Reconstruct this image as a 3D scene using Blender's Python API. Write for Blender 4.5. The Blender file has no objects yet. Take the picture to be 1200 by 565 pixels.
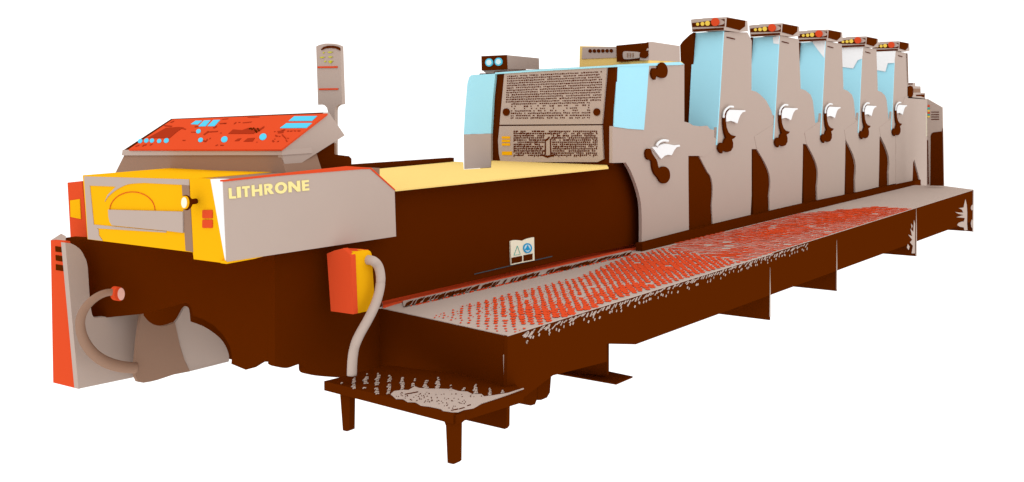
import bpy, bmesh, math, random
from mathutils import Vector, Matrix
random.seed(7)
SC = bpy.context.scene
COL = SC.collection

# ------------------------------------------------------------------ survey of the place
# The machine's own axes: x runs along its length, y across it, z up; metres.
# The photograph (1200 x 565) was measured once: every outline is taken on the plane it lies in.
W_, H_ = 1200.0, 565.0
VX, VY = (1560.0, 98.0), (-1150.0, 120.0)
PP = (600.0, 98 + 22 * 960 / 2710)
F = math.sqrt(-((VX[0]-PP[0])*(VY[0]-PP[0]) + (VX[1]-PP[1])*(VY[1]-PP[1])))
def _d(p): return Vector((p[0]-PP[0], -(p[1]-PP[1]), -F)).normalized()
EX, EY = _d(VX), _d(VY); EZ = EX.cross(EY)
R = Matrix((EX, EY, EZ))
CAM = Vector((-4.0, -4.93, 2.0))
def ray(p): return R @ Vector((p[0]-PP[0], -(p[1]-PP[1]), -F))
def on(axis, v, p):
    r = ray(p); i = 'xyz'.index(axis)
    return CAM + r * ((v - CAM[i]) / r[i])
def X(v, *ps): return [on('x', v, p) for p in ps]
def Y(v, *ps): return [on('y', v, p) for p in ps]
def onp(p0, n, ps):
    out = []
    for p in ps:
        r = ray(p); out.append(CAM + r*((p0-CAM).dot(n)/r.dot(n)))
    return out
def V(a, b, *ps, off=0.0):
    """points on the vertical plane through a and b, moved off towards the viewer"""
    n = (b-a).cross(Vector((0, 0, 1))).normalized()
    if n.dot(CAM-a) < 0: n = -n
    return onp(a + n*off, n, ps)
def Z(v, *ps): return [on('z', v, p) for p in ps]

# ------------------------------------------------------------------ materials
LIGHT = 1.35
def lin(c): return c/12.92 if c <= 0.04045 else ((c+0.055)/1.055)**2.4
MATS = {}
def mat(name, hexc, rough=0.8, grain=0.015, spec=0.0):
    m = bpy.data.materials.new(name); m.use_nodes = True
    nt = m.node_tree; b = nt.nodes['Principled BSDF']
    rgb = [lin(int(hexc[i:i+2], 16)/255)/(LIGHT*0.9) for i in (0, 2, 4)]
    tc = nt.nodes.new('ShaderNodeTexCoord'); no = nt.nodes.new('ShaderNodeTexNoise')
    no.inputs['Scale'].default_value = 6.0; no.inputs['Detail'].default_value = 3.0
    nt.links.new(tc.outputs['Object'], no.inputs['Vector'])
    mix = nt.nodes.new('ShaderNodeMix'); mix.data_type = 'RGBA'
    mix.inputs[6].default_value = [min(1, c*(1-grain)) for c in rgb] + [1]
    mix.inputs[7].default_value = [min(1, c*(1+grain)) for c in rgb] + [1]
    nt.links.new(no.outputs['Fac'], mix.inputs[0])
    nt.links.new(mix.outputs[2], b.inputs['Base Color'])
    b.inputs['Roughness'].default_value = rough
    b.inputs['Specular IOR Level'].default_value = spec
    MATS[name] = m
    return m
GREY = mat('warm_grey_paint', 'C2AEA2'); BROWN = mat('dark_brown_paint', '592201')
RED = mat('orange_red_paint', 'E6522C'); YEL = mat('yellow_paint', 'FEB914')
CREAM = mat('pale_yellow_paint', 'FFDA83'); PALE = mat('ivory_paint', 'FFF8DE')
LETTER = mat('lettering_paint', 'FFEDA0'); CYAN = mat('pale_blue_sheet', 'B1EEFF')
SCREEN = mat('blue_screen', '5FD2F2'); TAUPE = mat('taupe_paint_and_shade', '9F7E6A')  # taupe also carries the painted shade of console skirt and blower
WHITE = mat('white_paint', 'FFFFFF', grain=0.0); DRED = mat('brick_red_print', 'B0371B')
SLATE = mat('slate_line', '4B5359'); PINK = mat('pale_pink_plastic', 'FFC9BC')
BLUE = mat('blue_print', '2AA9E0'); LGLASS = mat('pale_lens', 'D9F3FA'); LIME = mat('yellow_green_print', 'D5D03C')
LAMPY = mat('yellow_lamp', 'FFD95A'); TEAL = mat('teal_print', '4FBFB2')

# ------------------------------------------------------------------ object helpers
ORG = {}
def thing(name, label, cat, loc, group=None):
    o = bpy.data.objects.new(name, None); COL.objects.link(o)
    o.empty_display_size = 0.1; o.location = loc
    o['label'] = label; o['category'] = cat
    if group: o['group'] = group
    ORG[o.name] = Vector(loc)
    return o
def obj(name, bm, m, parent, smooth=False, label=None):
    me = bpy.data.meshes.new(name)
    org = ORG[parent.name] if parent else Vector((0, 0, 0))
    bmesh.ops.translate(bm, verts=bm.verts, vec=-org)
    bmesh.ops.recalc_face_normals(bm, faces=bm.faces)
    if smooth:
        for f in bm.faces: f.smooth = True
    bm.to_mesh(me); bm.free()
    me.materials.append(m)
    o = bpy.data.objects.new(name, me); COL.objects.link(o)
    if parent: o.parent = parent
    ORG[o.name] = org
    if label: o['label'] = label
    return o
def add_prism(bm, pts, vec):
    vec = Vector(vec); n = len(pts)
    a = [bm.verts.new(p) for p in pts]; b = [bm.verts.new(p + vec) for p in pts]
    bm.faces.new(a); bm.faces.new(b[::-1])
    for i in range(n):
        bm.faces.new((a[i], b[i], b[(i+1) % n], a[(i+1) % n]))
def prism(name, pts, vec, m, parent, label=None):
    bm = bmesh.new(); add_prism(bm, pts, vec)
    return obj(name, bm, m, parent, label=label)
def add_box(bm, lo, hi):
    (x0, y0, z0), (x1, y1, z1) = lo, hi
    add_prism(bm, [Vector(p) for p in ((x0, y0, z0), (x1, y0, z0), (x1, y1, z0), (x0, y1, z0))], (0, 0, z1-z0))
def box(name, lo, hi, m, parent):
    bm = bmesh.new(); add_box(bm, lo, hi)
    return obj(name, bm, m, parent)
def add_tube(bm, pts, rad, n=12, cap=True):
    rings = []
    up = Vector((0.3, 0.2, 1)).normalized()
    for i, p in enumerate(pts):
        t = (pts[min(i+1, len(pts)-1)] - pts[max(i-1, 0)]).normalized()
        u = t.cross(up)
        if u.length < 1e-3: u = t.cross(Vector((1, 0, 0)))
        u.normalize(); v = t.cross(u)
        r = rad[i] if isinstance(rad, (list, tuple)) else rad
        rings.append([bm.verts.new(p + (u*math.cos(2*math.pi*k/n) + v*math.sin(2*math.pi*k/n))*r) for k in range(n)])
    for a, b in zip(rings, rings[1:]):
        for k in range(n): bm.faces.new((a[k], a[(k+1) % n], b[(k+1) % n], b[k]))
    if cap: bm.faces.new(rings[0][::-1]); bm.faces.new(rings[-1])
def tube(name, pts, rad, m, parent, n=12):
    bm = bmesh.new(); add_tube(bm, pts, rad, n)
    return obj(name, bm, m, parent, smooth=True)
def sm(ps, k=6, closed=True):
    """Catmull-Rom through 2-D or 3-D points."""
    ps = [Vector(p) for p in ps]; n = len(ps); out = []
    for i in range(n if closed else n-1):
        if closed: a, b, c, d = ps[i-1], ps[i], ps[(i+1) % n], ps[(i+2) % n]
        else: a, b, c, d = ps[max(i-1, 0)], ps[i], ps[i+1], ps[min(i+2, n-1)]
        for j in range(k):
            t = j/k
            out.append(0.5*((2*b)+(c-a)*t+(2*a-5*b+4*c-d)*t*t+(3*b-a-3*c+d)*t**3))
    if not closed: out.append(ps[-1])
    return out
def ell(cx, cy, rx, ry, n=28, rot=0.0):
    out = []
    for k in range(n):
        a = 2*math.pi*k/n; x, y = rx*math.cos(a), ry*math.sin(a)
        out.append((cx + x*math.cos(rot) - y*math.sin(rot), cy + x*math.sin(rot) + y*math.cos(rot)))
    return out
def zoomed(sx, ox, oy, pts): return [(ox + u/sx, oy + v/sx) for u, v in pts]

# ------------------------------------------------------------------ the setting: added white floor, made translucent to glow without shadows
bm = bmesh.new()
fv = [bm.verts.new(p) for p in ((-60, -60, 0), (120, -60, 0), (120, 120, 0), (-60, 120, 0))]
bm.faces.new(fv)
fm = bpy.data.materials.new('translucent_shadowless_white'); fm.use_nodes = True
nt = fm.node_tree; nt.nodes.clear()
tr = nt.nodes.new('ShaderNodeBsdfTranslucent'); tr.inputs['Color'].default_value = (0.975, 0.975, 0.975, 1)
om = nt.nodes.new('ShaderNodeOutputMaterial'); nt.links.new(tr.outputs[0], om.inputs['Surface'])
floor = obj('floor', bm, fm, None); floor['kind'] = 'structure'

# ------------------------------------------------------------------ delivery end of the press
DL = thing('delivery_unit', 'delivery end of the press, grey side panel lettered LITHRONE and yellow end with grey frame', 'press unit', (0.7, 0.6, 0))
# brown carcass
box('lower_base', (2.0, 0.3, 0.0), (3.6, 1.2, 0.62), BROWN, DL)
prism('base_plate', X(1.4, (444, 440), (444, 352), (330, 330), (150, 326), (150, 400), (222, 420), (280, 424), (350, 424)), (0.02, 0, 0), BROWN, DL)
wave = [tuple(p) for p in sm([(322, 428), (326.5, 430.4), (336.6, 431.3), (346.7, 428), (355, 425.5), (357.7, 428.5), (359, 436.8), (368.7, 440.1), (394, 442.3)], 4, False)]
eb = X(0.45, (77, 278.5), (99.4, 280), (226, 295.6), (228, 300))
eb2 = X(0.45, (321.5, 427.8), (317.3, 425), (314, 422.9), (311, 422.2), (306, 423), (299, 426.7), (288, 433.5), (271, 426.5), (272, 418), (269, 405), (261, 392), (250, 381), (238, 374), (226, 370), (224, 360), (219, 354.5), (208, 357), (166, 368), (112, 373.5), (106, 369), (100, 345), (77, 322))
prism('end_cover', eb + [Vector((0.45, 0.2, eb[3].z+0.09)), Vector((0.45, 0.14, eb[3].z+0.09)), Vector((0.45, 0.14, eb2[0].z))] + eb2, (0.08, 0, 0), BROWN, DL)
sidepts = [(322, 301), (463, 222), (712, 196.4), (716, 191.7), (731.8, 190.6)] + [tuple(p) for p in sm([(737, 196), (741.6, 207), (749.4, 230.6), (752.3, 254), (752.8, 284)], 5, False)] + [(600, 318.4), (447.5, 353.2), (447.5, 442)] + wave[::-1]
sa, sb = Z(0.575, (447.5, 355.5), (752.5, 286))
prism('side_cover', V(sa, sb, *sidepts, off=0.08), (0, 0.06, 0), BROWN, DL)
zb_ = min(v.z for v in eb)
box('cross_beam', (0.54, 0.3, zb_-0.24), (0.88, 2.42, zb_-0.10), BROWN, DL)
# yellow sloping cover towards the coating unit, brown rail at its back
rp = Z(1.352, (463.2, 222.3), (713, 196.3), (706, 184.5), (576, 187.6), (575.4, 196.6), (543.6, 198.6), (543, 190), (533, 189.4), (449.5, 197.2), (430, 199))
prism('sloping_cover', rp, (0, 0, -0.012), CREAM, DL)
prism('back_rail', Y(rp[7].y + 0.02, (405, 193.5), (532, 184.8), (532, 190), (450, 197.6), (405, 203)), (0, 0.05, 0), BROWN, DL)
rl = Y(rp[7].y + 0.02, (405, 203), (532, 190))
box('back_panel', (rl[0].x, rp[7].y + 0.03, 0.5), (rl[1].x, rp[7].y + 0.06, rl[1].z), BROWN, DL)
# head: top, grey side, yellow end
HEADZ = 1.5
box('top_plate', (0.0, 0.06, HEADZ-0.05), (1.28, 0.405, HEADZ), TAUPE, DL)
ec = X(-0.002, (97, 205.4), (221, 209.7))
prism('yellow_top', [ec[0], ec[1], Vector((1.2, 0.407, HEADZ)), Vector((1.2, ec[0].y-0.01, HEADZ-0.004))], (0, 0, -0.02), YEL, DL)
box('head_core', (0.05, 0.06, 1.1), (1.3, 1.3, HEADZ-0.06), YEL, DL)
sp = prism('side_panel', Y(0.0, (261.9, 212.2), (330, 206), (409, 199.2), (434.6, 197.6), (462.4, 222.6), (464.2, 277.1), (266, 306.9)), (0, 0.008, 0), GREY, DL)
prism('red_trim', Y(-0.004, (261.9, 213.0), (262, 211.2), (410, 194.9), (428, 196.2), (435.2, 196.6), (463.4, 222.2), (462.3, 222.9), (434.3, 198.2), (424, 198.4), (330, 205.9)), (0, 0.03, 0), RED, sp)
prism('bottom_lip', Y(0.003, (264, 306), (310, 300.2), (298, 303.4), (265.5, 309.4)), (0, 0.05, 0), YEL, DL)
# LITHRONE lettering
def stroke_letters():
    t = 0.25
    L = {}
    L['L'] = [[(0, 0), (0, 1), (t, 1), (t, .22), (.62, .22), (.62, 0)]]
    L['I'] = [[(0, 0), (0, 1), (t+.03, 1), (t+.03, 0)]]
    L['T'] = [[(.24, 0), (.24, .78), (0, .78), (0, 1), (.74, 1), (.74, .78), (.5, .78), (.5, 0)]]
    L['H'] = [[(0, 0), (0, 1), (t, 1), (t, .6), (.65, .6), (.65, 1), (.9, 1), (.9, 0), (.65, 0), (.65, .38), (t, .38), (t, 0)]]
    L['R'] = [[(0, 0), (0, 1), (.44, 1), (.64, .96), (.76, .84), (.78, .7), (.73, .54), (.6, .45), (.88, 0), (.56, 0), (.27, .4), (t, .4), (t, 0)]]
    L['N'] = [[(0, 0), (0, 1), (t, 1), (.7, .42), (.7, 1), (.95, 1), (.95, 0), (.7, 0), (t, .58), (t, 0)]]
    L['E'] = [[(0, 0), (0, 1), (.62, 1), (.62, .79), (t, .79), (t, .61), (.59, .61), (.59, .4), (t, .4), (t, .21), (.62, .21), (.62, 0)]]
    return L
LT = stroke_letters()
bm = bmesh.new()
# left x in zoom pixels, width, baseline-left y, top-left y (10.909 px per pixel, origin 260,200)
for ch, u0, u1, vb, vt in (('L', 88, 175, 360, 225), ('I', 190, 240, 350, 210), ('T', 258, 355, 342, 203), ('H', 380, 512, 332, 187), ('R', 540, 660, 309, 173),
                           ('O', 676, 830, 298, 158), ('N', 848, 998, 281, 142), ('E', 1022, 1112, 262, 127)):
    sl = -0.098
    def mp(a, b, wn):
        u = u0 + (u1-u0)*a/wn + (1-b)*8
        return (260 + u/10.909, 200 + (vb + (vt-vb)*b + sl*(u-u0)*(1 if ch != 'L' else 0.4))/10.909)
    if ch == 'O':
        out = [mp(.5+.5*math.cos(a), .5+.53*math.sin(a), 1) for a in [2*math.pi*k/36 for k in range(36)]]
        inn = [mp(.5+.25*math.cos(a), .5+.28*math.sin(a), 1) for a in [2*math.pi*k/36 for k in range(36)]]
        for k in range(36):
            q = [out[k], out[(k+1) % 36], inn[(k+1) % 36], inn[k]]
            add_prism(bm, Y(-0.005, *q), (0, 0.004, 0))
    else:
        for poly in LT[ch]:
            wn = max(p[0] for p in poly)
            add_prism(bm, Y(-0.005, *[mp(a, b, wn) for a, b in poly]), (0, 0.004, 0))
        if ch == 'R':
            obj_hole = [mp(.25+.18*math.cos(a)*(1 if math.cos(a) > 0 else .3), .7+.1*math.sin(a), .88) for a in [2*math.pi*k/16 for k in range(16)]]
obj('lettering', bm, LETTER, sp)
prism('letter_counter', Y(-0.007, *obj_hole), (0, 0.004, 0), GREY, sp)
# end plate and its fittings
EN = prism('end_plate', X(0.0, (97, 205.6), (246.8, 210.2), (264.4, 308.8), (227, 303.9), (226, 295.8), (102.6, 280.4)), (0.045, 0, 0), YEL, DL)
g = sm([(169, 214.4), (150, 216), (137, 222), (127, 230), (122.5, 236.5)], 4, False)
frame = [(98.4, 206.8), (221.4, 210.3), (221.6, 217.6), (213, 216.6)] + [tuple(p) for p in g] + [(126, 228.5), (135.7, 218.7), (105, 217.6), (109.7, 263.3), (194.7, 271.2), (194.2, 272.6), (113.6, 267.6), (115.2, 269.5), (115.6, 276), (120, 282.2), (103, 280.2)]
prism('end_frame', X(-0.004, *frame), (0.0035, 0, 0), GREY, DL)
prism('post_strip', X(-0.005, (213, 216.7), (221.4, 217.4), (226.3, 295.4), (217.4, 293.9)), (0.004, 0, 0), TAUPE, DL)
prism('drawer_bar', X(-0.012, (126.5, 245.9), (213.9, 248.2), (214.2, 272.9), (194.7, 270.5), (131, 264.2), (128.4, 260), (127, 254)), (0.011, 0, 0), GREY, DL)
arc = [(155 - 26.5*math.cos(a), 246.5 - 21.5*math.sin(a)) for a in [math.pi*k/24 for k in range(25)]]
tube('arc_rim', X(-0.003, *arc), 0.0022, RED, DL, 6)
prism('corner_post', X(-0.007, (222, 209.8), (246.8, 210.2), (264.4, 308.4), (227, 303.4)), (0.0065, 0, 0), YEL, DL)
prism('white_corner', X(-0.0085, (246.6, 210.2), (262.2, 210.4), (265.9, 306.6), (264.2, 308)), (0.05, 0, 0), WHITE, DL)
for (a, b, c, d) in ((236.9, 246.3, 248.4, 255.9), (236.9, 257.7, 248.4, 267.2)):
    q = []
    for (cx, cy, s) in ((a+1, b+1, 2), (c-1, b+1, 3), (c-1, d-1, 0), (a+1, d-1, 1)):
        for k in range(4):
            t_ = math.pi/2*(s + k/3); q.append((cx + math.cos(t_), cy + math.sin(t_)))
    prism('push_button', X(-0.014, *q), (0.006, 0, 0), RED, DL)
# round lamp knob on its stalk
p0 = X(-0.02, (229.8, 235.8))[0]; p1 = X(-0.10, (217.2, 237.6))[0]
ax = (p1-p0).normalized()
KN = tube('lamp_knob', [p0, p0+ax*0.03, p0.lerp(p1, .5), p1-ax*0.02, p1-ax*0.006, p1], [.016, .016, .018, .036, .044, .040], BROWN, DL, 20)
dirv = (CAM - p1).normalized()
lc = p1 + Vector((-0.012, 0, 0))
lq = [lc + (c - lc)*1.0 for c in X(lc.x, *ell(215.6, 237.5, 4.6, 7.8, 24))]
prism('lamp_lens', lq, (0.01, 0, 0), YEL, KN)
prism('lens_glass', X(lc.x-0.004, *ell(215.5, 237.5, 3.2, 6.3, 24)), (0.003, 0, 0), PALE, KN)

# ------------------------------------------------------------------ control console on the delivery head
CN = thing('control_console', 'sloping control console with orange-red panel of blue screens and round buttons', 'console', (0.9, 1.0, 1.5))
xs, yr = 0.646, 0.273
skirt = X(xs, (146, 181), (328.6, 181.4), (335.2, 202.6), (134, 205))
prism('front_skirt', skirt, (0.30, 0, 0), TAUPE, CN)  # shaded front face, its shade put into the taupe
prism('front_lip', X(xs-0.012, (143.6, 175.6), (330.2, 175.6), (331, 181.9), (142.6, 182.2)), (0.25, 0, 0), GREY, CN)
pb = Y(yr, (330.2, 175.4), (385.5, 131.8), (404, 158.7), (335.2, 202.4))
prism('side_plate', pb, (0, 0.045, 0), GREY, CN)
# panel plane through front lip and back edge
A0, A1 = X(xs-0.012, (145.2, 175.6), (330.2, 175.6))
B1 = pb[1]; B0 = X(B1.x, (200.7, 139.2))[0]
sh = Vector((0, 0.05, 0))
prism('shell', [A0, A1+sh, B1+sh, B0], (0.06, 0, -0.09), BROWN, CN)
PN = ((A1-A0).cross(B1-A0)).normalized()
if PN.z < 0: PN = -PN
def onpanel(ps, lift):
    o_ = (A0+A1+B1+B0)/4 + PN*lift; out = []
    for p in ps:
        r = ray(p); out.append(CAM + r*((o_-CAM).dot(PN)/r.dot(PN)))
    return out
PANEL = prism('control_panel', onpanel([(150.5, 175.2), (329.4, 175.2), (383.6, 133), (202.2, 139.9)], 0.012), -PN*0.011, RED, CN)
def deco(name, ps, m, lift=0.015, parent=PANEL): return prism(name, onpanel(ps, lift), -PN*0.004, m, parent)
z8 = lambda pts: zoomed(8.0714, 130, 125, pts)
z9 = lambda pts: zoomed(8.0714, 260, 125, pts)
for q in (z8([(755, 165), (800, 132), (862, 132), (822, 168)]), z8([(826, 186), (880, 130), (942, 128), (895, 184)]), z8([(912, 184), (968, 126), (1032, 124), (978, 184)]),
          z9([(630, 135), (685, 90), (900, 88), (850, 134)]), z9([(548, 202), (610, 156), (852, 154), (800, 200)])):
    deco('screen', q, SCREEN)
for (u, v, r, zz) in ((275, 324, 22, z8), (334, 320, 22, z8), (387, 320, 21, z8), (455, 324, 21, z8), (523, 320, 24, z8), (827, 232, 22, z8), (847, 314, 23, z8), (1072, 308, 31, z8), (388, 284, 34, z9)):
    c = zz([(u, v)])[0]
    o_ = deco('button', ell(c[0], c[1], r/8.07*1.05, r/8.07*.85, 20, -0.6), SCREEN)
deco('dark_legend', z8([(350, 295), (520, 200), (640, 192), (685, 196), (630, 232), (555, 296)]), DRED)
deco('dark_legend', z9([(60, 255), (105, 215), (190, 222), (250, 200), (345, 205), (300, 255)]), DRED)
deco('dark_legend', z9([(205, 328), (245, 298), (312, 294), (290, 328)]), DRED)
deco('dark_legend', z9([(120, 324), (150, 302), (185, 298), (160, 322)]), DRED)
bm = bmesh.new()
def dash(u, v, l, h, a, zz):
    c = zz([(u, v)])[0]; dx, dy = math.cos(a)*l/16.1, math.sin(a)*l/16.1
    nx, ny = -math.sin(a)*h/16.1, math.cos(a)*h/16.1
    add_prism(bm, onpanel([(c[0]-dx-nx, c[1]-dy-ny), (c[0]+dx-nx, c[1]+dy-ny), (c[0]+dx*.8+nx, c[1]+dy*.8+ny), (c[0]-dx*.8+nx, c[1]-dy*.8+ny)], 0.0145), -PN*0.003)
for u, v, l, h, a in ((540, 182, 80, 10, .1), (690, 208, 40, 10, .3), (580, 143, 40, 8, -.4), (690, 318, 30, 7, 0), (810, 188, 40, 10, -.1), (785, 240, 60, 5, 0), (900, 250, 60, 12, -.6), (960, 236, 110, 9, -.05),
                      (985, 192, 40, 14, -.5), (1060, 158, 70, 8, -.05), (885, 325, 34, 12, .3), (905, 318, 30, 10, -.9), (938, 300, 16, 8, -.6), (1000, 364, 26, 8, -.4), (1045, 364, 26, 6, 0), (1040, 248, 12, 7, 0),
                      (250, 370, 40, 8, -.3), (320, 362, 36, 9, -.2), (380, 358, 30, 8, -.5), (300, 372, 16, 6, 0)): dash(u, v, l, h, a, z8)
for u, v, l, h, a in ((125, 155, 30, 8, -.7), (165, 148, 20, 6, 0), (240, 148, 90, 6, -.1), (365, 212, 90, 14, -.55), (30, 116, 60, 5, -.1), (300, 98, 120, 4, -.02), (20, 158, 40, 8, 0), (555, 238, 60, 22, -.1), (580, 222, 40, 12, -.3), (625, 230, 20, 8, 0),
                      (655, 230, 24, 8, -.2), (690, 228, 22, 7, .2), (728, 228, 30, 8, 0), (500, 235, 14, 6, 0), (515, 275, 26, 12, .5), (545, 280, 16, 7, 0), (575, 270, 24, 10, .9), (595, 290, 34, 9, .8), (610, 320, 26, 9, 1.), (625, 298, 14, 7, 0),
                      (485, 325, 22, 14, .8), (500, 305, 12, 6, 0), (530, 328, 22, 7, -.3), (330, 335, 10, 6, 0), (5, 365, 30, 5, -.1)): dash(u, v, l, h, a, z9)
obj('marking_print', bm, DRED, PANEL)
bm = bmesh.new()
for u, v in ((262, 206), (284, 212), (300, 202), (312, 218), (340, 206), (326, 236), (350, 222), (322, 228), (275, 203)):
    c = z9([(u, v)])[0]; add_prism(bm, onpanel(ell(c[0], c[1], 1.0, .8, 8), 0.018), -PN*0.004)
obj('indicator_dots', bm, BROWN, PANEL)
# brown foot of the console behind its side plate
prism('support_foot', Y(0.33, (338, 203), (386, 165), (392, 168), (392, 181), (409, 183), (412, 186), (412, 204)), (0, 0.75, 0), BROWN, CN)

# ------------------------------------------------------------------ indicator post behind the console
xm = 1.45
IP = thing('indicator_post', 'tall grey indicator post with two orange bands standing behind the console', 'post', (xm, 0.55, 1.5))
pp = [(370.4, 54.5), (374, 52.6), (381, 51), (388, 51), (394, 52.2), (398.7, 54.3), (401, 122.2), (396.5, 122.9), (393.2, 125.5), (392.3, 129), (392.3, 182), (384.3, 182), (384.2, 130.6), (383.2, 126.5), (380.5, 123.6), (377, 122.6), (372.7, 122.9)]
po = prism('post_body', X(xm, *pp), (0.03, 0, 0), GREY, IP)
prism('post_foot', X(xm-0.02, (384, 168), (391.8, 168), (391.8, 183.5), (384, 183.5)), (0.02, 0, 0), TAUPE, IP)
pq = X(xm+0.005, (384.5, 182), (391.8, 182))
box('post_base', (xm+0.005, min(q.y for q in pq), 1.34), (xm+0.03, max(q.y for q in pq), 1.53), GREY, IP)
prism('top_slot', X(xm-0.008, (376, 57.8), (379, 55), (384, 53.6), (390, 53.6), (395, 54.6), (398.2, 56.2), (398.4, 59.4), (393, 56.8), (386, 56.2), (380, 57), (376.4, 58.8)), (0.007, 0, 0), BROWN, IP)
for (a, b) in ((77.6, 79.8), (103.4, 105.6)):
    prism('orange_band', X(xm-0.006, (372 if a < 90 else 373.4, a+.3), (395.2 if a < 90 else 396, a), (395 if a < 90 else 395.8, b-.2), (372 if a < 90 else 373.4, b)), (0.005, 0, 0), RED, IP)
bm = bmesh.new()
for (x0, x1, y) in ((378, 380, 61.8), (383, 390, 61.2), (374, 380.5, 67.2), (383.5, 390, 66.8), (379.5, 382, 72), (383.5, 390.5, 71.8), (385, 389, 73.4)):
    add_prism(bm, X(xm-0.006, (x0, y), ((x0+x1)/2, y-.9), (x1, y-.2), ((x0+x1)/2, y+1.0)), (0.005, 0, 0))
obj('dial_markings', bm, LIME, IP)

# ------------------------------------------------------------------ small orange cabinet beyond the head
OC = thing('switch_cabinet', 'small upright orange-red cabinet with a yellow window beside the yellow end', 'cabinet', (0.7, 2.4, 0.95))
prism('cabinet_body', X(0.6, (79, 214), (95.7, 212.2), (104.5, 296), (83.5, 294)), (0.25, 0, 0), RED, OC)
prism('yellow_window', X(0.594, (82, 235), (93.3, 233.3), (94.5, 256.8), (82.6, 254.3)), (0.005, 0, 0), YEL, OC)

# ------------------------------------------------------------------ red floor cabinet at far left
FC = thing('floor_cabinet', 'orange-red floor cabinet with three dark vent slots and rounded grey side', 'cabinet', (0.4, 2.0, 0))
fx = 0.25
prism('front_panel', X(fx, (59.3, 281.6), (75.6, 283.2), (77.2, 287.9), (92, 455.9), (62.3, 448.5)), (0.04, 0, 0), RED, FC)
z3 = lambda pts: zoomed(2.692, 40, 260, pts)
for q in ([(66, 77), (97, 82), (99, 98), (67, 94)], [(67, 105), (100, 110), (102, 128), (68, 122)], [(68, 134), (103, 140), (105, 158), (68, 152)]):
    prism('vent_slot', X(fx-0.004, *z3(q)), (0.0035, 0, 0), BROWN, FC)
tp = X(fx, (59.3, 281.8), (77.2, 284))
prism('cabinet_top', Z(tp[0].z, (59.3, 281.6), (71.6, 273.8), (77.2, 276.7), (76.6, 283.8)), (0, 0, -0.02), GREY, FC)
ysd = 1.86
so = z3([(98, 66), (116, 68)]) + [tuple(p) for p in sm(z3([(130, 75), (146, 88), (158, 108), (167, 132), (171, 170), (174, 220), (178, 265), (184, 295), (192, 303)]), 4, False)] + z3([(250, 298), (345, 288), (345, 488), (318, 490), (140, 527)])
prism('side_panel', Y(ysd, *so), (0, 0.05, 0), GREY, FC)
box('cabinet_core', (fx+0.04, ysd+0.05, 0.02), (fx+0.42, 2.12, 0.42), GREY, FC)

# ------------------------------------------------------------------ blower on the floor
BL = thing('air_blower', 'low taupe blower with scooped top and rounded grey lobe on the floor', 'blower', (0.9, 1.7, 0))
yb = 1.66
bp = z3([(320, 488), (318, 470)]) + z3([(326, 380), (338, 289)]) + [tuple(p) for p in sm(z3([(342, 290), (358, 311), (378, 324), (402, 329), (426, 325), (444, 318)]), 4, False)] + [tuple(p) for p in sm(z3([(447, 330), (460, 390), (474, 435), (492, 472)]), 3, False)] + z3([(440, 482), (380, 502), (345, 508), (328, 505)])
prism('blower_body', Y(yb, *bp), (0, 0.03, 0), TAUPE, BL)  # taupe holds the shade of this face as colour
lp = z3([(444, 318), (455, 305)]) + [tuple(p) for p in sm(z3([(464, 288), (473, 273), (481, 267), (488, 274), (491, 290), (493, 314)]), 4, False)] + [tuple(p) for p in sm(z3([(500, 317), (530, 328), (562, 347), (590, 371), (607, 398), (615, 425), (613, 448)]), 4, False)] + z3([(560, 460), (503, 476), (492, 472), (474, 435), (460, 390)])
prism('rounded_lobe', Y(yb+0.012, *lp), (0, 0.02, 0), GREY, BL)
box('blower_core', (0.66, yb+0.04, 0.0), (1.1, 1.84, 0.2), TAUPE, BL)
# hose
HS = thing('suction_hose', 'curved taupe hose running from an orange collar down to the blower', 'hose', (0.5, 1.5, 0.2))
hp = z3([(258, 222), (228, 224), (196, 238), (166, 265), (148, 300), (146, 335), (158, 375), (184, 412), (222, 440), (270, 456), (320, 461)])
hy = [1.52, 1.54, 1.57, 1.60, 1.62, 1.64, 1.65, 1.65, 1.64, 1.625, 1.62]
hp3 = [on('y', y, p) for p, y in zip(hp, hy)]
path = sm(hp3, 6, False)
rad = [0.022 + 0.016*min(1, i/len(path)*1.25) for i in range(len(path))]
tube('hose_tube', path, rad, TAUPE, HS, 14)
c0 = Y(1.72, (139.3, 344.4))[0]
cdir = (Y(1.72, (145, 344.6))[0] - c0).normalized()
bm = bmesh.new(); add_prism(bm, Y(1.49, *ell(139.8, 344.6, 5.9, 8.4, 24)), (0, 0.05, 0))
CO = obj('hose_collar', bm, RED, HS)
prism('collar_face', Y(1.485, *ell(142.2, 344.7, 4.0, 7.2, 24)), (0, 0.004, 0), PINK, CO)

# ------------------------------------------------------------------ junction box with conduit
JB = thing('junction_box', 'orange-red and yellow rounded junction box on the dark brown side', 'box', (0.9, -0.1, 0.8))
jy = -0.16
fr = Y(jy, *([(411, 299.8)] + [tuple(p) for p in sm([(413, 297.4), (418, 294.8), (424.5, 293.4), (431, 293.2), (434.3, 295), (435.6, 298.5)], 3, False)] + [(438.3, 340), (436.4, 363.4), (414, 368.4)]))
prism('yellow_front', fr, (0, 0.05, 0), YEL, JB)
xj = fr[0].x
rj = X(xj-0.004, (383, 297.4), (392, 293.6), (401.9, 291.2), (411.2, 299.4), (414, 368.4), (387.7, 364.7))
prism('red_end', rj, (0.04, 0, 0), RED, JB)
t0 = [on('y', jy+0.004, p) for p in ((411.2, 298.9), (420, 293.4), (432, 292.6), (435.4, 295.5))]
prism('red_top', [t0[0], t0[1], t0[2], on('y', -0.02, (423, 291.6)), on('y', -0.02, (402, 290.6))], (0, 0.01, -0.03), RED, JB)
CH = thing('conduit_hose', 'grey bent hose hanging from the junction box down to the entry step', 'hose', (1.0, -0.25, 0.3))
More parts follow.
